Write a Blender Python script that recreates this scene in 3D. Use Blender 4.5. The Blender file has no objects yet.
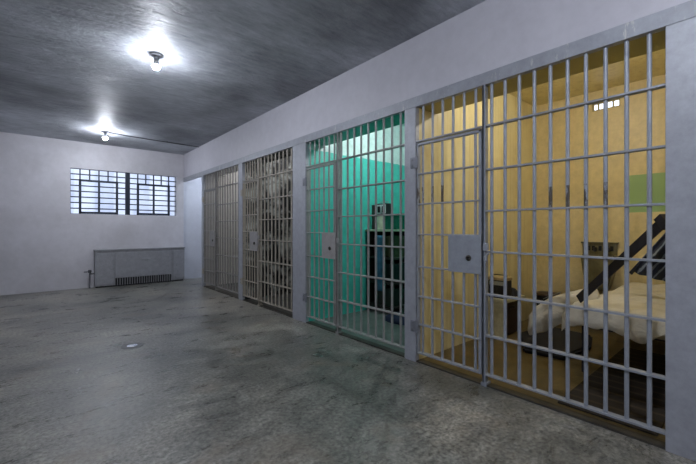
import bpy, bmesh, math, random
from mathutils import Vector, Matrix, noise
random.seed(7)
PI = math.pi
scene = bpy.context.scene
COL = scene.collection

# ------------------------------------------------------------------ dimensions (metres)
H = 3.05            # corridor ceiling
FX = 2.68           # front plane of the cells
OPEN = 2.385        # top of the openings
CELLH = 2.96        # ceiling inside the cells
BX = 5.28           # back wall of the cells
FY = 9.32           # far wall
PT = .045           # depth of the steel posts and band
LX = -0.90          # left wall
NY = -2.60          # wall behind
GX = 2.705          # plane of the grilles
CELLS = [(0.383, 2.154), (2.288, 3.988), (4.311, 5.950), (6.100, 7.900)]
JAMB = [1.481, 3.335, 5.350, 7.205]

# ------------------------------------------------------------------ materials
def nodes_of(name):
    m = bpy.data.materials.new(name); m.use_nodes = True
    nt = m.node_tree
    b = nt.nodes['Principled BSDF']
    return m, nt, b

def N(nt, t, **kw):
    n = nt.nodes.new(t)
    for k, v in kw.items(): setattr(n, k, v)
    return n

def coords(nt, scale=(1, 1, 1), rot=(0, 0, 0)):
    tc = N(nt, 'ShaderNodeTexCoord'); mp = N(nt, 'ShaderNodeMapping')
    mp.inputs['Scale'].default_value = scale
    mp.inputs['Rotation'].default_value = rot
    nt.links.new(tc.outputs['Object'], mp.inputs['Vector'])
    return mp.outputs['Vector']

def noise_tex(nt, vec, scale, detail=6, rough=.6, dist=0):
    n = N(nt, 'ShaderNodeTexNoise')
    n.inputs['Scale'].default_value = scale; n.inputs['Detail'].default_value = detail
    n.inputs['Roughness'].default_value = rough; n.inputs['Distortion'].default_value = dist
    nt.links.new(vec, n.inputs['Vector'])
    return n.outputs['Fac']

def ramp(nt, fac, stops):
    r = N(nt, 'ShaderNodeValToRGB')
    e = r.color_ramp.elements
    while len(e) < len(stops): e.new(.5)
    for i, (p, c) in enumerate(stops):
        e[i].position = p
        e[i].color = (c, c, c, 1) if isinstance(c, (int, float)) else (*c, 1)
    nt.links.new(fac, r.inputs['Fac'])
    return r.outputs['Color']

def mix(nt, fac, a, b, mode='MIX'):
    m = N(nt, 'ShaderNodeMix', data_type='RGBA', blend_type=mode)
    for sock, v in ((m.inputs['Factor'], fac), (m.inputs['A'], a), (m.inputs['B'], b)):
        if isinstance(v, bpy.types.NodeSocket): nt.links.new(v, sock)
        elif isinstance(v, (int, float)): sock.default_value = v
        else: sock.default_value = (*v, 1)
    return m.outputs['Result']

def math_n(nt, op, a, b=0.0, clamp=False):
    m = N(nt, 'ShaderNodeMath', operation=op); m.use_clamp = clamp
    for i, v in enumerate((a, b)):
        if isinstance(v, bpy.types.NodeSocket): nt.links.new(v, m.inputs[i])
        else: m.inputs[i].default_value = v
    return m.outputs[0]

def bump(nt, b, h, strength, dist=.01):
    bp = N(nt, 'ShaderNodeBump'); bp.inputs['Strength'].default_value = strength
    bp.inputs['Distance'].default_value = dist
    nt.links.new(h, bp.inputs['Height']); nt.links.new(bp.outputs['Normal'], b.inputs['Normal'])

def plain(name, c, rough=.5, metal=0, var=.25, scale=12, bs=.15):
    """A paint, wood or cloth colour with slight uneven tone and a fine bump."""
    m, nt, b = nodes_of(name)
    v = coords(nt)
    f = noise_tex(nt, v, scale, 8)
    dark = tuple(x * (1 - var) for x in c); light = tuple(min(1, x * (1 + var)) for x in c)
    nt.links.new(ramp(nt, f, [(.3, dark), (.7, light)]), b.inputs['Base Color'])
    b.inputs['Roughness'].default_value = rough; b.inputs['Metallic'].default_value = metal
    bump(nt, b, noise_tex(nt, v, scale * 6, 4), bs, .004)
    return m

def wall_paint(name, c, dirt, amount=.35, rough=.55, streak=False, bs=.25, scale=1.3):
    m, nt, b = nodes_of(name)
    v = coords(nt)
    big = noise_tex(nt, v, scale, 8, .62, .4)
    fine = noise_tex(nt, v, 9, 8, .7)
    dfac = ramp(nt, big, [(.42, 0.0), (.72, amount)] if amount < 1 else [(.38, 0.0), (.52, 1.0)])
    col = mix(nt, dfac, c, dirt)
    ff = ramp(nt, fine, [(.35, .95), (.65, 1.03)])
    col = mix(nt, 1.0, col, ff, 'MULTIPLY')
    if streak:
        s = noise_tex(nt, coords(nt, (9, 9, .5)), 1.6, 7, .65)
        sf = ramp(nt, s, [(.5, 0.0), (.72, .55)])
        col = mix(nt, sf, col, dirt)
    nt.links.new(col, b.inputs['Base Color'])
    b.inputs['Roughness'].default_value = rough
    hh = math_n(nt, 'ADD', fine, noise_tex(nt, v, 60, 3))
    bump(nt, b, hh, bs, .006)
    return m

M = {}
M['wall'] = wall_paint('lavender_white_paint', (.56, .555, .60), (.44, .43, .47), .5, .5, scale=.9)
M['far_wall'] = wall_paint('white_paint', (.58, .57, .60), (.42, .41, .42), .6, .55, scale=1.1)

# ceiling: thick glossy grey paint brushed across the corridor
m, nt, b = nodes_of('brushed_grey_gloss_paint')
v1 = coords(nt, (1.6, 6, 1)); v2 = coords(nt)
st = noise_tex(nt, v1, 3.2, 8, .62, .5)
blot = noise_tex(nt, v2, .8, 5, .55)
c1 = ramp(nt, st, [(.3, (.29, .31, .335)), (.7, (.47, .49, .52))])
c2 = ramp(nt, blot, [(.38, .62), (.62, 1.3)])
nt.links.new(mix(nt, 1.0, c1, c2, 'MULTIPLY'), b.inputs['Base Color'])
nt.links.new(ramp(nt, st, [(.3, .46), (.7, .64)]), b.inputs['Roughness'])
b.inputs['Specular IOR Level'].default_value = .22
st2 = noise_tex(nt, coords(nt, (3, 14, 1)), 4, 6, .6, .3)
bump(nt, b, math_n(nt, 'ADD', math_n(nt, 'ADD', st, math_n(nt, 'MULTIPLY', st2, .6)), math_n(nt, 'MULTIPLY', noise_tex(nt, v2, 30, 5, .7), .35)), .6, .03)
M['ceiling'] = m

# floor: worn polished concrete
m, nt, b = nodes_of('worn_concrete')
v = coords(nt); vs = coords(nt, (.75, 1.5, 1), (0, 0, .25))
big = noise_tex(nt, v, .55, 6, .6, .6); mid = noise_tex(nt, vs, 3.2, 10, .78, .3); fine = noise_tex(nt, v, 38, 6, .7)
c = ramp(nt, big, [(.38, (.095, .098, .086)), (.5, (.165, .163, .143)), (.62, (.25, .236, .20))])
c = mix(nt, 1.0, c, ramp(nt, mid, [(.30, .58), (.42, .80), (.5, 1.0), (.58, 1.3), (.7, 1.7)]), 'MULTIPLY')
c = mix(nt, 1.0, c, ramp(nt, fine, [(.35, .4), (.65, 1.6)]), 'MULTIPLY')
wn = noise_tex(nt, v, 1.7, 4, .5, 1.2)
c = mix(nt, ramp(nt, wn, [(.56, 0.0), (.7, .38)]), c, (.23, .18, .13))
nt.links.new(c, b.inputs['Base Color'])
nt.links.new(ramp(nt, mid, [(.3, .20), (.7, .46)]), b.inputs['Roughness'])
b.inputs['Specular IOR Level'].default_value = .5
bump(nt, b, math_n(nt, 'ADD', mid, math_n(nt, 'MULTIPLY', fine, .6)), .35, .012)
M['floor'] = m

def steel(name, base, chip, chip_amt, rough=.38, band=None):
    m, nt, b = nodes_of(name)
    v = coords(nt)
    n1 = noise_tex(nt, v, 14, 8, .7); n2 = noise_tex(nt, coords(nt, (1, 1, .25)), 26, 8, .75)
    tone = ramp(nt, n1, [(.3, tuple(x * .85 for x in base)), (.7, tuple(x * 1.12 for x in base))])
    cf = ramp(nt, n2, [(chip_amt, 0.0), (chip_amt + .06, 1.0)])
    if band:
        tc = N(nt, 'ShaderNodeTexCoord'); sp = N(nt, 'ShaderNodeSeparateXYZ')
        nt.links.new(tc.outputs['Object'], sp.inputs[0])
        z = sp.outputs['Z']
        yb = math_n(nt, 'MULTIPLY', math_n(nt, 'GREATER_THAN', sp.outputs['Y'], -.30), math_n(nt, 'LESS_THAN', sp.outputs['Y'], .14))
        inb = math_n(nt, 'MULTIPLY', math_n(nt, 'GREATER_THAN', z, band[0]), math_n(nt, 'LESS_THAN', z, band[1]))
        worn = ramp(nt, n2, [(.46, 0.0), (.52, 1.0)])
        cf = math_n(nt, 'MAXIMUM', cf, math_n(nt, 'MULTIPLY', yb, math_n(nt, 'MULTIPLY', inb, worn)))
    nt.links.new(mix(nt, cf, tone, chip), b.inputs['Base Color'])
    b.inputs['Roughness'].default_value = rough
    b.inputs['Metallic'].default_value = .15
    bump(nt, b, n2, .2, .003)
    return m
M['bar'] = steel('blue_grey_steel_paint', (.30, .325, .37), (.07, .06, .05), .74, band=(1.395, 1.54))
M['bar_teal'] = steel('worn_grey_steel_paint', (.29, .28, .27), (.10, .07, .05), .66)
M['bar_dark'] = steel('grimy_beige_steel_paint', (.36, .33, .27), (.07, .06, .05), .60)
M['bar_pale'] = steel('dusty_beige_steel_paint', (.25, .245, .235), (.08, .075, .07), .62)
M['post'] = steel('scuffed_blue_grey_paint', (.35, .365, .40), (.52, .52, .54), .66, .45)
M['header'] = steel('scraped_grey_paint', (.33, .345, .38), (.52, .52, .50), .58, .5)
M['lock'] = steel('lock_plate_paint', (.32, .345, .385), (.45, .43, .40), .74, .4)
M['lock_warm'] = steel('worn_lock_plate_paint', (.33, .32, .31), (.16, .12, .09), .66, .45)

# cell A walls: drippy yellow; a green patch of paint on the back wall
M['yellow'] = wall_paint('yellow_ochre_paint', (.72, .63, .34), (.42, .31, .12), .35, .35, True, .3)
M['olive'] = wall_paint('shaded_ochre_paint', (.34, .28, .08), (.22, .17, .05), .3, .4)  # yellow wall paint darkened in the colour to shade the lintel underside
m, nt, b = nodes_of('orange_ochre_paint_with_green_patch')
v = coords(nt)
big = noise_tex(nt, v, 1.6, 8, .62, .4); fine = noise_tex(nt, v, 11, 8, .7)
c = mix(nt, ramp(nt, big, [(.4, 0.0), (.7, .45)]), (.68, .56, .29), (.54, .44, .22))
c = mix(nt, 1.0, c, ramp(nt, fine, [(.35, .88), (.65, 1.08)]), 'MULTIPLY')
tc = N(nt, 'ShaderNodeTexCoord'); sp = N(nt, 'ShaderNodeSeparateXYZ'); nt.links.new(tc.outputs['Object'], sp.inputs[0])
wob = math_n(nt, 'MULTIPLY', math_n(nt, 'SUBTRACT', fine, .5), .06)
yy = math_n(nt, 'ADD', sp.outputs['Y'], wob); zz = sp.outputs['Z']
patch = math_n(nt, 'MULTIPLY', math_n(nt, 'LESS_THAN', yy, 1.118),
               math_n(nt, 'MULTIPLY', math_n(nt, 'GREATER_THAN', zz, 1.437), math_n(nt, 'LESS_THAN', zz, 1.872)))
c = mix(nt, patch, c, (.30, .46, .20))
# damp brown stains low on the wall
low = math_n(nt, 'MULTIPLY', ramp(nt, noise_tex(nt, v, 3, 6), [(.42, 0.0), (.6, .8)]),
             math_n(nt, 'SUBTRACT', 1.0, math_n(nt, 'MULTIPLY', zz, 1.6), True))
c = mix(nt, low, c, (.24, .15, .05))
nt.links.new(c, b.inputs['Base Color']); b.inputs['Roughness'].default_value = .45
bump(nt, b, fine, .3, .006)
M['orange'] = m

# cell B walls: teal, pale mint above
m, nt, b = nodes_of('teal_and_mint_paint')
v = coords(nt)
big = noise_tex(nt, v, 1.4, 8, .6, .3); fine = noise_tex(nt, v, 10, 8, .7)
teal = mix(nt, ramp(nt, big, [(.4, 0.0), (.7, .5)]), (.07, .50, .41), (.035, .36, .30))
mint = mix(nt, ramp(nt, big, [(.4, 0.0), (.7, .5)]), (.54, .68, .65), (.40, .58, .54))
tc = N(nt, 'ShaderNodeTexCoord'); sp = N(nt, 'ShaderNodeSeparateXYZ'); nt.links.new(tc.outputs['Object'], sp.inputs[0])
up = math_n(nt, 'GREATER_THAN', math_n(nt, 'ADD', sp.outputs['Z'], math_n(nt, 'MULTIPLY', fine, .05)), 2.33)
c = mix(nt, up, teal, mint)
c = mix(nt, 1.0, c, ramp(nt, fine, [(.35, .88), (.65, 1.08)]), 'MULTIPLY')
nt.links.new(c, b.inputs['Base Color']); b.inputs['Roughness'].default_value = .32
bump(nt, b, fine, .25, .006)
M['teal'] = m
M['shaded_teal'] = wall_paint('shaded_teal_paint', (.01, .26, .18), (.01, .16, .12), .4, .4)  # darker copy of the teal, puts shade on the lintel underside
M['mould'] = wall_paint('mouldy_grey_paint', (.48, .50, .46), (.012, .015, .015), 1.0, .6, True, .3, 3.5)
M['greige'] = wall_paint('greige_paint', (.58, .565, .53), (.36, .345, .32), .5, .6, True, .3, 2)
M['bluewall'] = wall_paint('pale_blue_white_paint', (.58, .60, .66), (.5, .5, .52), .3, .5)
M['floor_a'] = wall_paint('dirty_ochre_floor', (.14, .10, .035), (.045, .034, .018), .9, .4, False, .4, 3)
M['floor_b'] = wall_paint('grey_green_floor', (.12, .15, .135), (.04, .05, .05), .8, .4, False, .4, 4)
M['floor_c'] = wall_paint('dark_cell_floor', (.10, .10, .09), (.04, .04, .04), .8, .5, False, .4, 4)
M['window_steel'] = plain('dark_window_steel', (.012, .020, .035), .5, .2)
M['radiator'] = steel('radiator_grey_paint', (.29, .295, .31), (.15, .15, .15), .62, .45)
M['radiator_dark'] = plain('radiator_slot_black', (.012, .012, .014), .7)
M['pipe'] = plain('grey_pipe_paint', (.13, .13, .14), .5, .3)
M['socket'] = plain('porcelain_grey', (.35, .36, .38), .35)
M['bulb_neck'] = plain('white_bulb_neck', (.75, .75, .76), .4, 0, .05)
M['hinge'] = plain('dark_hinge_steel', (.21, .22, .245), .5, .3)
M['sill'] = wall_paint('black_sill_strip', (.05, .045, .035), (.015, .014, .012), .9, .5, False, .4, 6)
M['black'] = plain('black_plastic', (.012, .012, .013), .45)
M['hole'] = plain('keyhole_black', (.006, .006, .006), .7)
M['brass'] = plain('dull_key_metal', (.10, .09, .08), .4, .8)
M['dark_steel'] = plain('dark_bunk_steel', (.018, .016, .022), .45, .3)
M['mat_black'] = plain('black_rough_cloth', (.012, .012, .016), .9, bs=.4)
M['mattress'] = plain('stained_mattress_ticking', (.40, .36, .26), .9)
M['cream'] = plain('cream_cabinet_paint', (.50, .47, .31), .5)
M['tan'] = plain('tan_veneer', (.40, .30, .15), .5)
M['maroon'] = plain('dark_maroon_wood', (.035, .018, .014), .5)
M['enamel'] = wall_paint('stained_olive_enamel', (.17, .15, .07), (.05, .045, .025), .8, .3, True, .2, 6)
M['beige'] = plain('beige_card', (.50, .52, .38), .7)
M['bottle_green'] = plain('bottle_green_gloss', (.01, .10, .06), .25)
M['navy'] = plain('navy_cloth', (.012, .018, .05), .9, bs=.4)
M['blue'] = plain('faded_blue_cloth', (.03, .12, .19), .9, bs=.4)
M['rack'] = plain('black_brown_wood', (.02, .017, .013), .5)
M['ledge'] = plain('pale_mint_board', (.30, .38, .26), .6)
M['khaki'] = plain('khaki_canvas', (.07, .075, .035), .85)
M['tin'] = plain('dull_tin', (.35, .38, .38), .35, .7)
M['white_dial'] = plain('pale_dial_plastic', (.50, .55, .55), .4)
M['drain'] = plain('worn_drain_iron', (.10, .10, .10), .4, .6)
M['drain_cap'] = plain('polished_drain_cap', (.75, .77, .80), .18, 1.0, .05)
M['ext'] = wall_paint('pale_outside_render', (.72, .76, .84), (.45, .50, .64), .8, .8, True, .1, 1.2)

# sheet
m, nt, b = nodes_of('cream_cotton_sheet')
v = coords(nt)
f = noise_tex(nt, v, 2.2, 6, .6)
nt.links.new(ramp(nt, f, [(.35, (.50, .46, .36)), (.65, (.66, .62, .52))]), b.inputs['Base Color'])
b.inputs['Roughness'].default_value = .9
bump(nt, b, noise_tex(nt, v, 9, 4, .5, 1.5), .5, .03)
M['sheet'] = m
# striped blanket
m, nt, b = nodes_of('navy_and_grey_striped_wool')
tc = N(nt, 'ShaderNodeTexCoord'); sp = N(nt, 'ShaderNodeSeparateXYZ'); nt.links.new(tc.outputs['Object'], sp.inputs[0])
dd = math_n(nt, 'ADD', math_n(nt, 'MULTIPLY', sp.outputs['Y'], 1.5), sp.outputs['Z'])
dd = math_n(nt, 'ADD', dd, math_n(nt, 'MULTIPLY', noise_tex(nt, coords(nt), 5), .12))
wv = math_n(nt, 'SINE', math_n(nt, 'MULTIPLY', dd, 62.0))
nt.links.new(ramp(nt, wv, [(.3, (.022, .028, .05)), (.62, (.022, .028, .05)), (.78, (.16, .19, .24))]), b.inputs['Base Color'])
b.inputs['Roughness'].default_value = .95
M['blanket'] = m
# obscured window glass
m, nt, b = nodes_of('obscure_glass')
b.inputs['Base Color'].default_value = (.90, .92, 1, 1)
b.inputs['Transmission Weight'].default_value = 1
b.inputs['Roughness'].default_value = .22; b.inputs['IOR'].default_value = 1.1
M['glass'] = m
# lit bulb glass
def bulb_mat(name, col, s):
    m = bpy.data.materials.new(name); m.use_nodes = True
    nt = m.node_tree; nt.nodes.clear()
    e = N(nt, 'ShaderNodeEmission'); o = N(nt, 'ShaderNodeOutputMaterial')
    e.inputs['Color'].default_value = (*col, 1); e.inputs['Strength'].default_value = s
    nt.links.new(e.outputs[0], o.inputs[0])
    return m
M['bulb'] = bulb_mat('lit_cool_bulb', (.86, .90, 1.0), 1250)
M['bulb_cell'] = bulb_mat('lit_white_bulb', (1.0, .95, .87), 620)
M['bulb_teal'] = bulb_mat('lit_bright_bulb', (.95, .97, 1.0), 950)
M['bulb_dim'] = bulb_mat('lit_dim_bulb', (.97, .96, 1.0), 560)
M['bulb_passage'] = bulb_mat('lit_blue_white_bulb', (.82, .90, 1.0), 800)

# ------------------------------------------------------------------ mesh helpers (world coordinates)
def bm_new(): return bmesh.new()

def box(bm, x0, x1, y0, y1, z0, z1, bev=0.0, mat=None):
    r = bmesh.ops.create_cube(bm, size=1)
    vs = r['verts']
    bmesh.ops.scale(bm, vec=(abs(x1 - x0), abs(y1 - y0), abs(z1 - z0)), verts=vs)
    bmesh.ops.translate(bm, vec=((x0 + x1) / 2, (y0 + y1) / 2, (z0 + z1) / 2), verts=vs)
    if mat is not None: bmesh.ops.transform(bm, matrix=mat, verts=vs)
    if bev > 0:
        es = list({e for v_ in vs for e in v_.link_edges})
        bmesh.ops.bevel(bm, geom=es, offset=bev, segments=2, affect='EDGES', profile=.6)
    return bm

def rod(bm, a, b_, r, seg=12, r2=None):
    a, b_ = Vector(a), Vector(b_)
    d = b_ - a
    q = d.to_track_quat('Z', 'Y').to_matrix().to_4x4()
    mt = Matrix.Translation((a + b_) / 2) @ q
    bmesh.ops.create_cone(bm, cap_ends=True, segments=seg, radius1=r, radius2=r if r2 is None else r2, depth=d.length, matrix=mt)
    return bm

def tube(bm, pts, r, seg=10):
    for i in range(len(pts) - 1): rod(bm, pts[i], pts[i + 1], r, seg)
    for p in pts[1:-1]:
        bmesh.ops.create_uvsphere(bm, u_segments=seg, v_segments=6, radius=r, matrix=Matrix.Translation(p))
    return bm

def lathe(bm, prof, c, seg=24, axis='Z'):
    rings = []
    for r, z in prof:
        ring = []
        for k in range(seg):
            a = 2 * PI * k / seg
            p = (r * math.cos(a), r * math.sin(a), z)
            if axis == 'X': p = (p[2], p[0], p[1])
            ring.append(bm.verts.new((c[0] + p[0], c[1] + p[1], c[2] + p[2])))
        rings.append(ring)
    for i in range(len(rings) - 1):
        for k in range(seg):
            a, b_ = rings[i], rings[i + 1]
            bm.faces.new((a[k], a[(k + 1) % seg], b_[(k + 1) % seg], b_[k]))
    bm.faces.new(rings[0][::-1]); bm.faces.new(rings[-1])
    bmesh.ops.recalc_face_normals(bm, faces=bm.faces)
    return bm

def obj(name, bm, mat, parent=None, smooth=False):
    """Links the bmesh as ONE mesh object; vertices are in world coordinates."""
    me = bpy.data.meshes.new(name)
    org = world_loc(parent) if parent else Vector((0, 0, 0))
    if parent: bmesh.ops.translate(bm, vec=-org, verts=bm.verts)
    bm.to_mesh(me); bm.free()
    o = bpy.data.objects.new(name, me); COL.objects.link(o)
    if mat: me.materials.append(mat)
    if parent: o.parent = parent
    if smooth:
        for p in me.polygons: p.use_smooth = True
        me.set_sharp_from_angle(angle=math.radians(40))
    return o

def world_loc(o):
    p = Vector((0, 0, 0))
    while o is not None:
        p += o.location; o = o.parent
    return p

def rebase(o, loc):
    """Moves a mesh object's origin to loc without moving its shape."""
    loc = Vector(loc)
    o.data.transform(Matrix.Translation(-loc)); o.location = loc
    return o

def thing(name, label, cat, loc, group=None, kind='thing'):
    o = bpy.data.objects.new(name, None); COL.objects.link(o)
    o.location = loc; o.empty_display_size = .1
    o['label'] = label; o['category'] = cat; o['kind'] = kind
    if group: o['group'] = group
    return o

def tag(o, label, cat, group=None):
    o['label'] = label; o['category'] = cat; o['kind'] = 'thing'
    if group: o['group'] = group
    return o

def struct(name, bm, mat, label=None, cat=None):
    o = obj(name, bm, mat); o['kind'] = 'structure'
    if label: o['label'] = label; o['category'] = cat
    return o

# ------------------------------------------------------------------ the shell
bm = bm_new(); box(bm, LX - .1, FX + .32, NY - .1, FY + .1, -.12, 0)
struct('floor', bm, M['floor'], 'worn grey polished concrete floor of the corridor', 'floor')
bm = bm_new(); box(bm, LX - .1, FX + .12, NY - .1, FY + .2, H, H + .12)
struct('ceiling', bm, M['ceiling'], 'glossy dark grey brushed ceiling of the corridor', 'ceiling')
bm = bm_new(); box(bm, LX - .12, LX, NY - .1, FY + .2, 0, H)
struct('wall_left', bm, M['wall'], 'pale painted wall opposite the cells, outside the view', 'wall')
bm = bm_new(); box(bm, LX, BX, NY - .12, NY, 0, H)
struct('wall_near', bm, M['wall'], 'pale painted wall behind the camera', 'wall')
# far wall with the window opening; it runs on behind the side passage, a little further back
WX0, WX1, WZ0, WZ1 = .482, 2.520, 1.551, 2.500
bm = bm_new()
box(bm, LX, WX0, FY, FY + .2, 0, H); box(bm, WX1, FX, FY, FY + .2, 0, H)
box(bm, WX0, WX1, FY, FY + .2, 0, WZ0); box(bm, WX0, WX1, FY, FY + .2, WZ1, H)
struct('wall_far', bm, M['far_wall'], 'scuffed white far wall with the barred windows and radiator', 'wall')
bm = bm_new(); box(bm, FX, BX + .1, FY + .07, FY + .2, 0, H)
struct('wall_passage', bm, M['bluewall'], 'bright bluish end wall seen through the opening past the last cell', 'wall')
# wall above the cells
bm = bm_new(); box(bm, FX, FX + PT, .05, FY, 2.482, H); box(bm, FX, FX + PT, NY, -.0, 0, H); box(bm, FX, FX + PT, 0, .05, 2.482, H)
struct('wall_right', bm, M['wall'], 'pale lavender wall above the row of cell fronts', 'wall')
# scraped steel band over the openings
bm = bm_new(); box(bm, FX - .008, FX + PT, 0, FY, OPEN, 2.482, .004)
struct('trim_1', bm, M['header'], 'scraped grey steel band running over all cell openings', 'trim')
# posts
POSTS = [(0.0, .383, 'wide scuffed blue-grey post at the right edge of the view'),
         (2.154, 2.288, 'narrow blue-grey post between the yellow and the teal cell'),
         (3.988, 4.311, 'broad blue-grey post between the teal and the mouldy grey cell'),
         (5.950, 6.100, 'narrow pale post between the two grey cells'),
         (7.900, 8.010, 'thin pale post at the far end of the last cell')]
for a, b_, lab in POSTS:
    bm = bm_new(); box(bm, FX - .008, FX + PT, a, b_, 0, OPEN, .004)
    struct('column', bm, M['post'], lab, 'post')

def cell(i, back, side, lint, ceil_m, floor_m, names):
    y0, y1 = CELLS[i]
    hy0 = (POSTS[i][0] + POSTS[i][1]) / 2 if i else .2
    hy1 = (POSTS[i + 1][0] + POSTS[i + 1][1]) / 2
    x0 = FX + PT
    bm = bm_new(); box(bm, x0, BX, hy0, y0, 0, H); struct('wall_near_side', bm, side, names + ' cell, side wall nearest the camera', 'wall')
    bm = bm_new(); box(bm, x0, BX, y1, hy1, 0, H); struct('wall_far_side', bm, side, names + ' cell, side wall farthest from the camera', 'wall')
    bm = bm_new()
    if i == 0:      # small high slot of a window
        a, b_, c, d = 1.165, 1.455, 2.715, 2.825
        box(bm, BX, BX + .1, hy0, a, 0, H); box(bm, BX, BX + .1, b_, hy1, 0, H)
        box(bm, BX, BX + .1, a, b_, 0, c); box(bm, BX, BX + .1, a, b_, d, H)
    else:
        box(bm, BX, BX + .1, hy0, hy1, 0, H)
    struct('wall_back', bm, back, names + ' cell, back wall', 'wall')
    bm = bm_new(); box(bm, x0, FX + .32, y0, y1, OPEN, CELLH); struct('wall_lintel', bm, lint, names + ' cell, underside of the deep lintel', 'wall')
    bm = bm_new(); box(bm, FX + .32, BX, y0, y1, CELLH, H); struct('ceiling', bm, ceil_m, names + ' cell, ceiling', 'ceiling')
    bm = bm_new(); box(bm, FX + .05, BX, y0, y1, 0, .012); struct('floor', bm, floor_m, names + ' cell, stained floor', 'floor')
cell(0, M['orange'], M['yellow'], M['olive'], M['yellow'], M['floor_a'], 'yellow ochre')
cell(1, M['teal'], M['teal'], M['shaded_teal'], M['teal'], M['floor_b'], 'teal green')
cell(2, M['mould'], M['mould'], M['mould'], M['mould'], M['floor_c'], 'mouldy dark grey')
cell(3, M['greige'], M['greige'], M['greige'], M['greige'], M['floor_c'], 'beige grey')
bm = bm_new(); box(bm, FX + .004, FX + .075, CELLS[0][0], CELLS[3][1], -.02, .013)  # near-black strip along the gap below the bottom rails
struct('trim_3', bm, M['sill'], 'black sill strip under the bar fronts', 'trim')
# side passage
bm = bm_new(); box(bm, FX + PT, BX, 7.955, 8.01, 0, H); struct('wall_passage_side', bm, M['bluewall'], 'passage side of the last cell wall', 'wall')
bm = bm_new(); box(bm, BX, BX + .1, 7.955, FY + .07, 0, H); struct('wall_passage_end', bm, M['bluewall'], 'closed end of the side passage', 'wall')
bm = bm_new(); box(bm, FX + .32, BX, 8.01, FY + .07, -.12, .0); struct('floor_passage', bm, M['floor'], 'concrete floor of the side passage', 'floor')
bm = bm_new(); box(bm, FX + PT, BX, 8.01, FY + .07, CELLH, H); struct('ceiling_passage', bm, M['bluewall'], 'pale ceiling of the side passage', 'ceiling')

# windows
def window(name, x0, x1, lab):
    w = thing(name, lab, 'window', (x0, FY + .06, WZ0), kind='structure')
    y0, y1 = FY + .045, FY + .075
    bm = bm_new(); t = .007
    box(bm, x0, x0 + t, y0, y1, WZ0, WZ1); box(bm, x1 - t, x1, y0, y1, WZ0, WZ1)
    box(bm, x0, x1, y0, y1, WZ0, WZ0 + t); box(bm, x0, x1, y0, y1, WZ1 - t, WZ1)
    obj('window_frame', bm, M['window_steel'], w)
    bm = bm_new(); cw = (x1 - x0) / 6; rh = (WZ1 - WZ0) / 8
    for k in range(1, 6):
        z0 = WZ1 - 2 * rh if k in (2, 3, 4) else WZ0
        box(bm, x0 + k * cw - .012, x0 + k * cw + .012, y0 + .004, y1, z0, WZ1)
    for k in range(1, 8):
        z = WZ0 + k * rh
        box(bm, x0, x1, y0 + .005, y1, z - .0115, z + .0115)
    obj('glazing_bar', bm, M['window_steel'], w)
    a, b_, c, d = x0 + cw - .02, x1 - cw + .02, WZ0 + .01, WZ1 - 2 * rh + .015
    bm = bm_new(); f = .042
    box(bm, a, a + f, y0 - .02, y1, c, d, .003); box(bm, b_ - f, b_, y0 - .02, y1, c, d, .003)
    box(bm, a, b_, y0 - .02, y1, c, c + f, .003); box(bm, a, b_, y0 - .02, y1, d - f, d, .003)
    mx = (a + b_) / 2
    box(bm, mx - .018, mx + .018, y0 - .015, y1, c, d)
    obj('casement', bm, M['window_steel'], w)
    bm = bm_new(); box(bm, x0, x1, y1 - .012, y1 - .006, WZ0, WZ1)
    obj('pane', bm, M['glass'], w)
window('window_1', WX0, 1.467, 'left half of the steel window, left of the thick mullion')
window('window_2', 1.545, WX1, 'right half of the steel window, beside the corner of the cells')
bm = bm_new(); box(bm, 1.467, 1.545, FY + .025, FY + .09, WZ0, WZ1, .004)
struct('trim_2', bm, M['window_steel'], 'thick dark mullion between the two steel windows', 'trim')
# slot window in the yellow cell
w = thing('window_3', 'tiny four-pane slot window high on the yellow cell wall', 'window', (BX, 1.31, 2.77), kind='structure')
bm = bm_new()
for yy in (1.165, 1.232, 1.30, 1.315, 1.385, 1.44): box(bm, BX + .01, BX + .04, yy, yy + .014, 2.715, 2.825)
box(bm, BX + .01, BX + .04, 1.165, 1.455, 2.715, 2.728); box(bm, BX + .01, BX + .04, 1.165, 1.455, 2.80, 2.825)
obj('window_frame', bm, M['olive'], w)
bm = bm_new(); box(bm, BX + .045, BX + .05, 1.165, 1.455, 2.715, 2.825); obj('pane', bm, M['glass'], w)
# pale building outside
bm = bm_new()
for k in range(9): box(bm, -2 + k * .9, -2 + k * .9 + .45, 12.0, 12.2, -.5, 5)
box(bm, -3, 8, 12.2, 12.4, -.5, 3.4)
struct('wall_outside', bm, M['ext'], 'blurred pale building outside behind the windows', 'wall')

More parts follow.
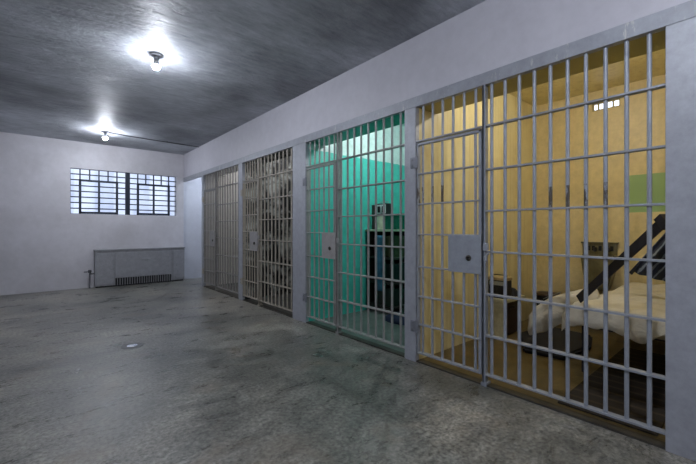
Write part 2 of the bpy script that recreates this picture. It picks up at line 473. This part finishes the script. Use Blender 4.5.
# ------------------------------------------------------------------ cell fronts
RZ = [2.062, 1.715, 1.388, 1.065, .728, .400, .090]          # rails of the fixed grille
DZ = [1.755, 1.475, 1.194, .893, .618, .356]                  # rails of the door
def grille(i, bmat, pmat, wall_word, door_word, hinge_dark):
    y0, y1 = CELLS[i]; jy = JAMB[i]
    g = thing('bar_grille', f'fixed steel bar grille of the {wall_word}', 'bar grille', (GX, (y0 + jy) / 2, 0), 'fixed grilles of the cell fronts')
    n = 10 if i == 0 else 9
    first = jy - (.058 if i == 0 else .052)
    pitch = (first - (y0 + .075)) / (n - 1)
    for k in range(n):
        y = first - k * pitch
        bm = bm_new(); rod(bm, (GX, y, .082), (GX, y, OPEN + .01), .0125, 12); obj('bar', bm, bmat, g, True)
    for z in RZ:
        e = y1 if z == RZ[0] else jy
        bm = bm_new(); box(bm, GX - .024, GX + .024, y0, e, z - .0065, z + .0065, .0015); obj('rail', bm, bmat, g)
    bm = bm_new(); box(bm, GX - .03, GX + .035, jy - .008, jy + .008, .0, OPEN + .01, .002)
    box(bm, GX - .03, GX - .022, jy - .018, jy + .008, .0, OPEN + .01, .001)
    box(bm, GX - .035, GX + .045, jy - .028, jy + .018, 0.0, .03, .004)
    obj('jamb', bm, bmat, g)
    # door bars' pitch
    d0, d1 = jy + .016, y1 - .012
    m_ = 6 if i != 3 else 7
    dp = (d1 - d0 - .115) / (m_ - 1)
    ys = [d0 + .062 + k * dp for k in range(m_)]
    for y in ys:
        bm = bm_new(); rod(bm, (GX, y, RZ[0]), (GX, y, OPEN + .01), .0115, 12); obj('transom_bar', bm, bmat, g, True)
    # strike on the jamb
    bm = bm_new(); box(bm, GX - .045, GX - .02, jy - .045, jy - .006, 1.075, 1.135, .004)
    rod(bm, (GX - .036, jy - .05, 1.055), (GX - .036, jy - .02, 1.02), .009, 8)
    box(bm, GX - .04, GX - .02, jy - .035, jy - .008, .99, 1.03, .003)
    obj('latch_keeper', bm, pmat, g)
    # door
    d = thing('cell_door', f'barred door with lock plate, of the {door_word}', 'cell door', (GX, y1, .09), 'barred cell doors')
    dx = GX - .006
    bm = bm_new()
    box(bm, dx - .02, dx + .02, d0, d0 + .026, .085, 2.042, .003)
    box(bm, dx - .02, dx + .02, d1 - .010, d1, .085, 2.042, .002)
    box(bm, dx - .02, dx + .02, d0, d1, 2.022, 2.042, .003)
    box(bm, dx - .022, dx + .022, d0, d1, .085, .101, .002)
    obj('door_frame', bm, bmat, d)
    for y in ys:
        bm = bm_new(); rod(bm, (dx, y, .09), (dx, y, 2.03), .0115, 12); obj('bar', bm, bmat, d, True)
    for z in DZ:
        bm = bm_new(); box(bm, dx - .02, dx + .02, d0, d1, z - .006, z + .006, .0015); obj('rail', bm, bmat, d)
    pw = .30 if i == 0 else .27
    if i == 3: pw = .26
    bm = bm_new(); px = dx - .034
    box(bm, px, px + .012, d0 - .004, d0 + pw, .883, 1.196, .003)
    box(bm, px + .012, dx + .03, d0, d0 + .02, .883, 1.196, .002)
    lp = obj('lock_plate', bm, pmat, d)
    bm = bm_new(); lathe(bm, [(.024, 0), (.024, -.005), (.018, -.009)], (px, d0 + .105, 1.008), 20, 'X')
    obj('escutcheon', bm, M['brass'], lp, True)
    bm = bm_new(); lathe(bm, [(.009, 0), (.009, -.0025)], (px - .0085, d0 + .105, 1.015), 14, 'X')
    box(bm, px - .011, px - .008, d0 + .1015, d0 + .1085, .988, 1.012); box(bm, px - .011, px - .008, d0 + .088, d0 + .122, 1.010, 1.018)
    obj('keyhole', bm, M['hole'], lp)
    bm = bm_new(); rod(bm, (dx - .012, d0 + .01, 1.105), (dx - .012, d0 - .03, 1.105), .008, 10); obj('bolt', bm, pmat, d)
    for hz in (1.865, .335):
        bm = bm_new()
        box(bm, dx - .036, dx - .028, y1 - .035, y1 + .055, hz - .05, hz + .05, .002)
        box(bm, dx - .036, dx + .0, y1 + .03, y1 + .052, hz - .052, hz - .044, .001)
        rod(bm, (dx - .028, y1 - .012, hz - .058), (dx - .028, y1 - .012, hz + .058), .014, 12)
        for s in (-.028, .028): rod(bm, (dx - .034, y1 + .035, hz + s), (dx - .044, y1 + .035, hz + s), .008, 8)
        obj('hinge', bm, hinge_dark, d)
    return g, d
grille(0, M['bar'], M['lock'], 'yellow ochre cell, the nearest one', 'yellow ochre cell, the nearest one', M['hinge'])
grille(1, M['bar_teal'], M['lock_warm'], 'teal green cell', 'teal green cell', M['hinge'])
grille(2, M['bar_dark'], M['lock_warm'], 'mouldy dark cell between grey and teal cells', 'mouldy dark cell between grey and teal cells', M['bar_dark'])
grille(3, M['bar_pale'], M['bar_pale'], 'farthest, beige grey cell', 'farthest, beige grey cell', M['bar_dark'])

# ------------------------------------------------------------------ lamps
def lamp(x, y, z, mat, label, group=None):
    t = thing('ceiling_light', label, 'ceiling light', (x, y, z), group)
    bm = bm_new(); lathe(bm, [(.062, 0), (.062, -.010), (.050, -.020), (.030, -.026)], (x, y, z), 28); obj('base_plate', bm, M['socket'], t, True)
    bm = bm_new(); lathe(bm, [(.024, -.026), (.026, -.034), (.022, -.060), (.019, -.066)], (x, y, z), 24); obj('socket', bm, M['socket'], t, True)
    bm = bm_new(); lathe(bm, [(.016, -.064), (.020, -.076), (.034, -.098), (.0378, -.114)], (x, y, z), 24); obj('bulb_neck', bm, M['bulb_neck'], t, True)
    bm = bm_new(); lathe(bm, [(.0378, -.1145), (.0372, -.122), (.033, -.136), (.022, -.149), (.008, -.155)], (x, y, z), 24); obj('bulb', bm, mat, t, True)
    return t
lamp(.923, 4.138, H, M['bulb'], 'lit bare bulb on the ceiling, the nearer and larger one')
lamp(.930, 8.03, H, M['bulb'], 'lit bare bulb near the windows, with a conduit to the wall')
lamp(.925, .25, H, M['bulb'], 'lit bare bulb overhead, above the top of the view')
lamp(.925, -1.9, H, M['bulb'], 'added bare bulb behind the camera, unseen, brightens the corridor')  # extra bulb added out of view to lift the corridor light
lamp(3.75, 1.30, CELLH, M['bulb_cell'], 'lit bulb on the yellow cell ceiling, hidden by its lintel')
lamp(3.65, 3.10, CELLH, M['bulb_teal'], 'lit bulb on the teal cell ceiling, hidden by its lintel')
lamp(3.70, 5.15, CELLH, M['bulb_dim'], 'dim bulb on the mouldy cell ceiling, hidden by its lintel')
lamp(3.70, 7.00, CELLH, M['bulb_dim'], 'dim bulb on the farthest cell ceiling, hidden by its lintel')
lamp(3.70, 8.60, CELLH, M['bulb_passage'], 'lit bulb in the side passage, hidden by the lintel')
bm = bm_new(); tube(bm, [(.99, 8.03, H - .012), (1.4, 8.10, H - .012), (FX - .012, 8.16, H - .012)], .009)
rod(bm, (2.0, 8.122, H - .001), (2.02, 8.124, H - .001), .02, 8)
o = obj('conduit', bm, M['pipe'], None, True)
tag(rebase(o, (.99, 8.03, H)), 'thin dark conduit crossing the ceiling from far bulb to cell wall', 'conduit')

# ------------------------------------------------------------------ radiator cover
RX0, RX1, RY0, RY1, RH = .882, 2.650, FY - .185, FY - .002, .80
t = thing('radiator_cover', 'long grey metal radiator cabinet below the windows', 'radiator', ((RX0 + RX1) / 2, RY1, 0))
gx0, gx1 = 1.235, 2.36
bm = bm_new()
fy = RY0 + .012
box(bm, RX0, gx0, fy, RY1, .03, RH - .02, .004); box(bm, gx1, RX1, fy, RY1, .03, RH - .02, .004)
box(bm, gx0, gx1, fy, RY1, .185, RH - .02, .002)
box(bm, gx0, gx1, RY0 + .10, RY1, .03, .185)
obj('cabinet', bm, M['radiator'], t)
bm = bm_new(); box(bm, RX0 - .012, RX1 + .012, RY0 - .006, RY1, RH - .022, RH + .004, .005); obj('top', bm, M['radiator'], t)
bm = bm_new(); box(bm, gx0 + .005, gx1 - .005, RY0, RY0 + .012, .20, RH - .075, .004); obj('front_panel', bm, M['radiator'], t)
bm = bm_new(); box(bm, RX0 + .02, gx0 - .03, RY0, RY0 + .012, .06, RH - .075, .004); obj('end_panel', bm, M['radiator'], t)
bm = bm_new(); box(bm, gx1 + .03, RX1 - .02, RY0, RY0 + .012, .06, RH - .075, .004); obj('end_panel', bm, M['radiator'], t)
bm = bm_new()
nsl = 24
for k in range(nsl + 1):
    x = gx0 + (gx1 - gx0) * k / nsl
    box(bm, x - .006, x + .006, RY0 + .002, RY0 + .03, .03, .19)
box(bm, gx0, gx1, RY0, RY0 + .03, .18, .192)
g = obj('grille', bm, M['radiator'], t)
bm = bm_new(); box(bm, gx0, gx1, RY0 + .06, RY0 + .098, .032, .184); obj('heating_fins', bm, M['radiator_dark'], t)
bm = bm_new(); box(bm, RX0 + .02, RX1 - .02, RY0 + .03, RY1, 0, .03); obj('plinth', bm, M['radiator_dark'], t)
bm = bm_new(); bmesh.ops.create_uvsphere(bm, u_segments=14, v_segments=8, radius=.05, matrix=Matrix.Translation((1.82, RY0, .56)) @ Matrix.Diagonal((2.2, .1, .6, 1)))
obj('embossed_badge', bm, M['radiator'], t, True)
bm = bm_new()
tube(bm, [(.80, FY - .09, 0), (.80, FY - .09, .30), (RX0 + .002, FY - .09, .30)], .014)
p = obj('pipe', bm, M['pipe'], t, True)
bm = bm_new(); lathe(bm, [(.012, .0), (.030, .02), (.033, .06), (.02, .075)], (.80, FY - .09, .31), 14); rod(bm, (.765, FY - .09, .345), (.70, FY - .09, .345), .012, 10)
obj('valve', bm, M['pipe'], p, True)

# floor drain
t = thing('floor_drain', 'small round metal floor drain in the corridor floor', 'drain', (.75, 4.41, 0))
bm = bm_new(); lathe(bm, [(.105, 0.0), (.105, .003), (.06, .005)], (.75, 4.41, 0), 32); obj('ring', bm, M['drain'], t, True)
bm = bm_new(); lathe(bm, [(.050, .004), (.048, .008), (.03, .011), (.0, .012)][:3], (.75, 4.41, 0), 28); obj('cap', bm, M['drain_cap'], t, True)

# ------------------------------------------------------------------ cell A contents
# bunk bed along the near side wall
FZ = .012
BX0, BX1, BY0, BY1, BT = 3.32, 5.22, .385, 1.06, .60
t = thing('bunk_bed', 'lower steel bunk along the right wall of the yellow cell', 'bed', ((BX0 + BX1) / 2, (BY0 + BY1) / 2, FZ))
bm = bm_new()
for y in (BY0 + .02, BY1 - .02): box(bm, BX0 + .24, BX1, y - .02, y + .02, .40, .45, .003)
for x in (BX0 + .26, BX1 - .02): box(bm, x - .02, x + .02, BY0, BY1, .40, .45, .003)
for k in range(9): box(bm, BX0 + .34 + k * .175, BX0 + .37 + k * .175, BY0 + .02, BY1 - .02, .43, .44)
obj('frame', bm, M['dark_steel'], t)
for x in (BX0 + .26, BX1 - .02):
    for y in (BY0 + .02, BY1 - .02):
        bm = bm_new(); box(bm, x - .02, x + .02, y - .02, y + .02, FZ, .41, .003); obj('leg', bm, M['dark_steel'], t)
bm = bm_new(); box(bm, BX0 + .03, BX1, BY0, BY1 - .01, .452, BT - .012, .04); obj('mattress', bm, M['mattress'], t, True)

# sheet over the bed: drops over the near end and spreads off the left side
def smooth(a, b_, x):
    t_ = max(0, min(1, (x - a) / (b_ - a))); return t_ * t_ * (3 - 2 * t_)
bm = bm_new()
NU, NV = 90, 60
U0, VL = .30, .62        # length of end drop, side drop
grid = []
for iu in range(NU + 1):
    row = []
    u = iu / NU * (BX1 - BX0 + U0)          # from the far end towards the near end
    for iv in range(NV + 1):
        v_ = iv / NV
        top_v = (BY1 - BY0)
        # side flap length depends on where along the bed we are
        xx = BX1 - min(u, BX1 - BX0)
        fl = .12
        s = v_ * (top_v + fl)
        over_v = max(0, s - top_v)
        over_u = max(0, u - (BX1 - BX0))
        endl = .06 + .14 * math.exp(-((s - .24) / .13) ** 2) + .08 * smooth(.28, .5, s) + .008 * math.sin(s * 40)
        over_u *= endl / U0
        x = xx - .02 * min(1, over_u * 12) - .06 * over_u * math.sin(s * 18)
        y = BY0 + min(s, top_v)
        z = BT + .004
        ang = .95                              # slant of the flap
        y += over_v * math.sin(ang) * .80
        z -= over_v * math.cos(ang) * 1.02
        x -= over_v * .12
        z -= over_u
        if over_u == 0 and over_v == 0:
            z += .012 + .035 * noise.noise(Vector((x * 2.6, y * 3.2, 1))) + .018 * noise.noise(Vector((x * 7, y * 6, 4)))
        else:
            z += .018 * noise.noise(Vector((x * 6, y * 6, 4)))
            x += .035 * noise.noise(Vector((s * 7, over_u * 3, 9)))
            y += .03 * noise.noise(Vector((x * 6, over_v * 3, 2)))
        # round the shoulders
        row.append(bm.verts.new((x, max(BY0 - .003, y), max(.03, z))))
    grid.append(row)
for iu in range(NU):
    for iv in range(NV):
        bm.faces.new((grid[iu][iv], grid[iu + 1][iv], grid[iu + 1][iv + 1], grid[iu][iv + 1]))
bmesh.ops.smooth_vert(bm, verts=bm.verts, factor=.5, use_axis_x=True, use_axis_y=True, use_axis_z=True)
bmesh.ops.smooth_vert(bm, verts=bm.verts, factor=.5, use_axis_x=True, use_axis_y=True, use_axis_z=True)
# bunched end of the sheet slipping off the side
path = [(3.86, 1.00, .60), (3.76, 1.08, .575), (3.66, 1.18, .545), (3.58, 1.29, .495), (3.52, 1.38, .43), (3.49, 1.44, .36), (3.48, 1.46, .29)]
rad = [.07, .10, .11, .105, .10, .075, .03]
prev = None; SG = 32; steps = 60
for i in range(steps + 1):
    f_ = i / steps * (len(path) - 1); k = min(int(f_), len(path) - 2); q_ = f_ - k
    c_ = Vector(path[k]).lerp(Vector(path[k + 1]), q_); r_ = rad[k] * (1 - q_) + rad[k + 1] * q_
    ring_ = []
    for j in range(SG):
        a = 2 * PI * j / SG
        w_ = 1 + .22 * math.sin(a * 5 + f_ * .9) * .6 + .25 * noise.noise(Vector((math.cos(a) * 1.5, math.sin(a) * 1.5, f_ * .7)))
        ring_.append(bm.verts.new(c_ + Vector((.55 * r_ * w_ * math.cos(a), .25 * r_ * math.sin(a) * w_, r_ * w_ * math.sin(a)))))
    if prev:
        for j in range(SG): bm.faces.new((prev[j], prev[(j + 1) % SG], ring_[(j + 1) % SG], ring_[j]))
    prev = ring_
bm.faces.new(prev)
bmesh.ops.recalc_face_normals(bm, faces=bm.faces)
o = obj('bed_sheet', bm, M['sheet'], None, True)
md = o.modifiers.new('thickness', 'SOLIDIFY'); md.thickness = .008; md.offset = 1
tag(rebase(o, ((BX0 + BX1) / 2, .7, BT)), 'rumpled cream sheet draped over the lower bunk and slipping off', 'bed sheet')

# dropped upper bunk end rail, leaning from the wall to the bed
P0, P1 = Vector((3.36, 1.02, .668)), Vector((2.99, .44, 1.285))
bm = bm_new()
d = (P1 - P0); L = d.length
q = d.to_track_quat('X', 'Z').to_matrix().to_4x4()
mt = Matrix.Translation(P0) @ q
box(bm, 0, L, -.006, .006, -.032, .032, .002, mt)
box(bm, 0, L, -.006, .045, .026, .034, .001, mt)
box(bm, L - .02, L + .035, -.02, .045, -.045, .045, .003, mt)
o = obj('steel_rail', bm, M['dark_steel'])
tag(rebase(o, P0), 'black steel angle rail leaning diagonally from the bunk up to the right', 'steel rail')

# striped blanket sloping off the right wall
bm = bm_new(); grid = []
NU, NV = 50, 40
for iu in range(NU + 1):
    row = []
    for iv in range(NV + 1):
        a, v_ = iu / NU, iv / NV
        y = .39 + .45 * a
        zt = 1.22 + (.583 - y) * 1.50; zb = min(zt - .02, .775 + (y - .583) * .28)
        z = zt + (zb - zt) * v_
        d_ = 1.5 * y + z
        x = 4.12 + .035 * math.sin(d_ * 34) + .06 * v_ + .03 * noise.noise(Vector((y * 5, z * 5, 3)))
        row.append(bm.verts.new((x, y, z)))
    grid.append(row)
for iu in range(NU):
    for iv in range(NV):
        bm.faces.new((grid[iu][iv], grid[iu + 1][iv], grid[iu + 1][iv + 1], grid[iu][iv + 1]))
o = obj('striped_blanket', bm, M['blanket'], None, True)
md = o.modifiers.new('thickness', 'SOLIDIFY'); md.thickness = .014
tag(rebase(o, (4.3, .4, 1.25)), 'navy and grey striped blanket hanging in folds beside the bunk', 'blanket')

# black mat on the floor
bm = bm_new()
poly = [(3.66, 1.60), (3.72, 1.24), (4.25, 1.18), (4.66, 1.28), (4.72, 1.80), (4.15, 1.86)]
vb = [bm.verts.new((x, y, FZ + .001)) for x, y in poly]
f = bm.faces.new(vb)
r = bmesh.ops.extrude_face_region(bm, geom=[f])
bmesh.ops.translate(bm, vec=(0, 0, .055), verts=[e for e in r['geom'] if isinstance(e, bmesh.types.BMVert)])
bmesh.ops.recalc_face_normals(bm, faces=bm.faces)
bmesh.ops.bevel(bm, geom=list(bm.edges), offset=.02, segments=3, affect='EDGES')
o = obj('folded_blanket', bm, M['mat_black'], None, True)
tag(rebase(o, (4.2, 1.5, FZ)), 'folded black blanket on the floor in front of the bunk', 'blanket')

# brown striped sheet standing in for the shade under the bunk
m, nt, b = nodes_of('dark_brown_striped_bunk_shade')
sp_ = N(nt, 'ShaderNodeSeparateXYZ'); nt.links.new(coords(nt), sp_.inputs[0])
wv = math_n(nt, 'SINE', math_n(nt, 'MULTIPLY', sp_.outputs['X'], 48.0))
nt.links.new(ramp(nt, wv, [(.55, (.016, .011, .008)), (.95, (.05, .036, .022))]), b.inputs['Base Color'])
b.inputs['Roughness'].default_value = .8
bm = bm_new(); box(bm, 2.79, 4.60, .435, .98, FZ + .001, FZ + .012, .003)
o = obj('bunk_shade_sheet', bm, m)
tag(rebase(o, (3.6, .7, FZ)), 'dark brown striped sheet standing in for shade under the bunk', 'mat')

# small cream stand against the far side wall
t = thing('side_table', 'small cream cabinet table against the left wall of the yellow cell', 'table', (4.16, 2.03, FZ))
bm = bm_new(); box(bm, 3.92, 4.42, 1.90, 2.146, .415, .452, .005); obj('tabletop', bm, M['cream'], t)
bm = bm_new(); box(bm, 3.95, 4.00, 1.94, 2.14, FZ, .415, .004); obj('side_panel', bm, M['cream'], t)
bm = bm_new(); box(bm, 4.34, 4.38, 1.94, 2.14, FZ, .415, .004); obj('side_panel', bm, M['cream'], t)
bm = bm_new(); box(bm, 4.0, 4.34, 1.955, 2.14, .03, .414, .004); o = obj('shade_box', bm, M['maroon'], t); o['label'] = 'dark maroon box for the shade under the tabletop'  # dark box painted in for the shadowed space below the tabletop
bm = bm_new(); rod(bm, (4.12, 1.955, .33), (4.12, 1.935, .33), .012, 10); rod(bm, (4.22, 1.955, .33), (4.22, 1.935, .33), .012, 10); obj('knob', bm, M['brass'], o)
# radio
t = thing('radio', 'old black radio with tan top standing on the cream table', 'radio', (4.05, 2.04, .452))
bm = bm_new(); box(bm, 3.98, 4.13, 1.93, 2.14, .452, .655, .012); obj('case', bm, M['black'], t)
bm = bm_new(); box(bm, 3.975, 4.135, 1.925, 2.143, .655, .69, .006); obj('lid', bm, M['tan'], t)
bm = bm_new()
for yy in (1.985, 2.085): lathe(bm, [(.042, .004), (.042, -.004), (.03, -.008)], (3.978, yy, .545), 18, 'X')
obj('loudspeaker', bm, M['hole'], t, True)
bm = bm_new(); box(bm, 3.973, 3.981, 1.95, 2.12, .60, .645, .002); obj('dial', bm, M['tin'], t)
bm = bm_new(); tube(bm, [(4.05, 1.95, .69), (4.05, 1.95, .712), (4.05, 2.12, .712), (4.05, 2.12, .69)], .005, 8); obj('handle', bm, M['black'], t)
# cap/cloth on the table
bm = bm_new(); bmesh.ops.create_uvsphere(bm, u_segments=28, v_segments=16, radius=1, matrix=Matrix.Translation((4.27, 2.02, .452)) @ Matrix.Diagonal((.11, .10, .085, 1)))
for v_ in bm.verts:
    v_.co.z = max(.453, v_.co.z + .02 * noise.noise(v_.co * 14)); v_.co.x += .03 * noise.noise(v_.co * 9)
o = obj('crumpled_cloth', bm, M['mat_black'], None, True)
tag(rebase(o, (4.27, 2.02, .452)), 'crumpled dark cloth on the cream table behind the radio', 'cloth')
# bucket by the back wall
t = thing('bucket', 'dark bucket with flat lid near the back wall, behind the sheet', 'bucket', (5.08, 1.90, FZ))
bm = bm_new(); lathe(bm, [(.11, 0), (.14, .36), (.145, .365)], (5.08, 1.90, FZ), 28); obj('body', bm, M['mat_black'], t, True)
bm = bm_new(); lathe(bm, [(.15, .362), (.155, .372), (.15, .388), (.03, .394)], (5.08, 1.90, FZ), 28); obj('lid', bm, M['maroon'], t, True)
bm = bm_new(); tube(bm, [(5.08 + .148 * math.cos(a), 1.90 + .148 * math.sin(a), FZ + .33 - .09 * math.sin(a)) for a in [PI + PI * k / 10 for k in range(11)]][:11], .004, 6); obj('handle', bm, M['tin'], t)

# wall sink
t = thing('wall_sink', 'stained olive wall sink on the back wall of the yellow cell', 'sink', (BX, 1.37, .5))
bm = bm_new(); box(bm, BX - .035, BX - .001, 1.19, 1.55, .90, 1.07, .008); o = obj('splashback', bm, M['enamel'], t, True)
bm = bm_new(); box(bm, BX - .05, BX, 1.175, 1.565, 1.062, 1.082, .004); obj('ledge', bm, M['enamel'], t)
bm = bm_new()
def ring(x0, x1, y0, y1, z):
    return [bm.verts.new(p) for p in ((x0, y0, z), (x1, y0, z), (x1, y1, z), (x0, y1, z))]
R1 = ring(BX - .15, BX - .001, 1.26, 1.46, .50); R2 = ring(BX - .20, BX - .001, 1.21, 1.50, .70)
R3 = ring(BX - .22, BX - .001, 1.17, 1.52, .90); R4 = ring(BX - .22, BX - .001, 1.17, 1.52, .93)
R5 = ring(BX - .19, BX - .05, 1.20, 1.49, .93); R6 = ring(BX - .16, BX - .07, 1.25, 1.44, .80)
for A, B in ((R1, R2), (R2, R3), (R3, R4), (R4, R5), (R5, R6)):
    for k in range(4): bm.faces.new((A[k], A[(k + 1) % 4], B[(k + 1) % 4], B[k]))
bm.faces.new(R1[::-1]); bm.faces.new(R6)
bmesh.ops.recalc_face_normals(bm, faces=bm.faces)
bmesh.ops.bevel(bm, geom=list(bm.edges), offset=.012, segments=2, affect='EDGES')
obj('basin', bm, M['enamel'], t, True)
for yy in (1.24, 1.29, 1.36, 1.43, 1.48):
    bm = bm_new(); box(bm, BX - .039, BX - .034, yy - .016, yy + .016, .975, 1.035); obj('slot', bm, M['hole'], o)
for yy in (1.27, 1.40):
    bm = bm_new(); rod(bm, (BX - .035, yy, .99), (BX - .09, yy, .99), .013, 10); rod(bm, (BX - .085, yy, .965), (BX - .085, yy, 1.02), .018, 10); obj('tap', bm, M['black'], t, True)
bm = bm_new(); tube(bm, [(BX - .15, 1.37, .50), (BX - .15, 1.37, .34), (BX - .01, 1.37, .30)], .02); obj('waste_pipe', bm, M['pipe'], t, True)

# ------------------------------------------------------------------ cell B contents
t = thing('shelf_rack', 'dark open shelf rack in the teal cell', 'shelf', (4.0, 3.70, FZ))
X0, X1, Y0, Y1, TZ = 3.76, 4.30, 3.44, 3.965, 1.235
for x in (X0 + .02, X1 - .02):
    for y in (Y0 + .02, Y1 - .02):
        bm = bm_new(); box(bm, x - .02, x + .02, y - .02, y + .02, FZ, TZ - .02, .003); obj('post', bm, M['rack'], t)
bm = bm_new(); box(bm, X0 - .02, X1 + .01, Y0 - .02, Y1 + .01, TZ - .03, TZ, .004); o = obj('top_board', bm, M['ledge'], t); o['label'] = 'pale mint top board'
for z in (.82, .46, .12):
    bm = bm_new(); box(bm, X0, X1, Y0, Y1, z - .012, z + .012, .002); obj('shelf', bm, M['rack'], t)
bm = bm_new(); box(bm, X1 - .012, X1, Y0, Y1, FZ, TZ - .03); obj('back_panel', bm, M['rack'], t)
bm = bm_new(); box(bm, X0 + .04, X1 - .02, Y1 - .012, Y1, FZ, TZ - .03); obj('end_panel', bm, M['rack'], t)
grp = 'boxes on the rack shelves of the teal cell'
def crate(name, x0, x1, y0, y1, z0, z1, mat, label, lidmat=None, group=None):
    c = thing(name, label, 'box', ((x0 + x1) / 2, (y0 + y1) / 2, z0), group)
    bm = bm_new(); box(bm, x0, x1, y0, y1, z0, z1 - .02, .008); obj('body', bm, mat, c)
    bm = bm_new(); box(bm, x0 - .004, x1 + .004, y0 - .004, y1 + .004, z1 - .025, z1, .005); obj('lid', bm, lidmat or mat, c)
    return c
crate('storage_box', 3.84, 4.20, 3.50, 3.68, .833, 1.14, M['khaki'], 'khaki box on the upper shelf of the dark rack', None, grp)
crate('storage_box', 3.84, 4.20, 3.72, 3.90, .833, 1.10, M['maroon'], 'dark brown box on the upper shelf beside the khaki box', None, grp)
crate('storage_box', 3.84, 4.20, 3.50, 3.86, .473, .74, M['black'], 'black box on the middle shelf of the dark rack', None, grp)
crate('storage_box', 3.84, 4.20, 3.50, 3.88, .133, .38, M['rack'], 'dark box on the lowest shelf of the dark rack', None, grp)
crate('carton', 3.84, 3.99, 3.70, 3.82, TZ + .001, 1.455, M['beige'], 'pale beige carton on the rack, under the small television')
crate('tin_box', 3.86, 4.10, 3.46, 3.68, TZ + .001, 1.44, M['bottle_green'], 'dark bottle green box on top of the rack')
t = thing('portable_television', 'small black set with two pale framed screens on the beige carton', 'television', (3.91, 3.74, 1.456))
bm = bm_new(); box(bm, 3.85, 3.98, 3.645, 3.835, 1.457, 1.62, .01); obj('case', bm, M['black'], t)
for yy in (3.695, 3.785):
    bm = bm_new(); box(bm, 3.84, 3.852, yy - .040, yy + .040, 1.468, 1.60, .004); fr = obj('screen_frame', bm, M['white_dial'], t)
    bm = bm_new(); box(bm, 3.837, 3.843, yy - .026, yy + .026, 1.485, 1.578, .002); obj('screen', bm, M['hole'], fr)
bm = bm_new(); tube(bm, [(3.91, 3.66, 1.615), (3.91, 3.66, 1.645), (3.91, 3.82, 1.645), (3.91, 3.82, 1.615)], .006, 8); obj('handle', bm, M['tin'], t)
bm = bm_new(); box(bm, 3.80, 3.84, 3.85, 3.895, TZ + .001, 1.60, .004)
o = obj('wooden_post', bm, M['rack']); tag(rebase(o, (3.82, 3.87, TZ)), 'short dark upright board standing on the rack by the wall', 'board')
# towel
bm = bm_new(); grid = []
for iu in range(13):
    row = []
    for iv in range(25):
        a, v_ = iu / 12, iv / 24
        row.append(bm.verts.new((3.733 - .012 * math.sin(a * 14) * (.3 + v_), 3.60 + .11 * a + .008 * math.sin(v_ * 9), 1.15 - .80 * v_)))
    grid.append(row)
for iu in range(12):
    for iv in range(24): bm.faces.new((grid[iu][iv], grid[iu + 1][iv], grid[iu + 1][iv + 1], grid[iu][iv + 1]))
o = obj('towel', bm, M['blue'], None, True); md = o.modifiers.new('thickness', 'SOLIDIFY'); md.thickness = .008
tag(rebase(o, (3.735, 3.65, 1.15)), 'faded blue towel hanging down the front of the dark rack', 'towel')
# pan and bag on the floor
t = thing('cooking_pot', 'dull tin pot standing on the teal cell floor by the rack', 'pot', (3.95, 3.28, FZ))
bm = bm_new(); lathe(bm, [(.07, 0), (.085, .02), (.088, .16), (.093, .165), (.084, .165), (.08, .03), (.03, .025)], (3.95, 3.28, FZ), 28); obj('body', bm, M['tin'], t, True)
bm = bm_new(); rod(bm, (3.87, 3.25, FZ + .13), (3.75, 3.19, FZ + .15), .009, 8); obj('handle', bm, M['black'], t)
bm = bm_new()
bmesh.ops.create_uvsphere(bm, u_segments=32, v_segments=16, radius=1, matrix=Matrix.Translation((3.66, 3.22, FZ)) @ Matrix.Diagonal((.17, .24, .10, 1)))
for v_ in bm.verts:
    v_.co += Vector((.03 * noise.noise(v_.co * 8), .03 * noise.noise(v_.co * 7 + Vector((3, 0, 0))), .03 * noise.noise(v_.co * 9)))
    v_.co.z = max(FZ + .001, v_.co.z)
o = obj('cloth_bag', bm, M['navy'], None, True)
tag(rebase(o, (3.66, 3.22, FZ)), 'slumped navy cloth bundle on the teal cell floor', 'bundle')

# ------------------------------------------------------------------ world, camera, view
wd = bpy.data.worlds.new('sky'); scene.world = wd; wd.use_nodes = True
bg = wd.node_tree.nodes['Background']
bg.inputs['Color'].default_value = (.90, .95, 1.0, 1); bg.inputs['Strength'].default_value = 1.9
cam = bpy.data.cameras.new('camera'); co = bpy.data.objects.new('camera', cam); COL.objects.link(co)
co.location = (0, 0, 1.25)
co.rotation_euler = (PI / 2, 0, -math.radians(40.53))
cam.sensor_width = 36; cam.lens = 361 / 696 * 36
cam.shift_y = (228.4 - 232) / 696
cam.clip_start = .02
scene.camera = co
vs = scene.view_settings
vs.view_transform = 'Standard'; vs.look = 'None'; vs.gamma = 1; vs.exposure = .22; vs.use_curve_mapping = False
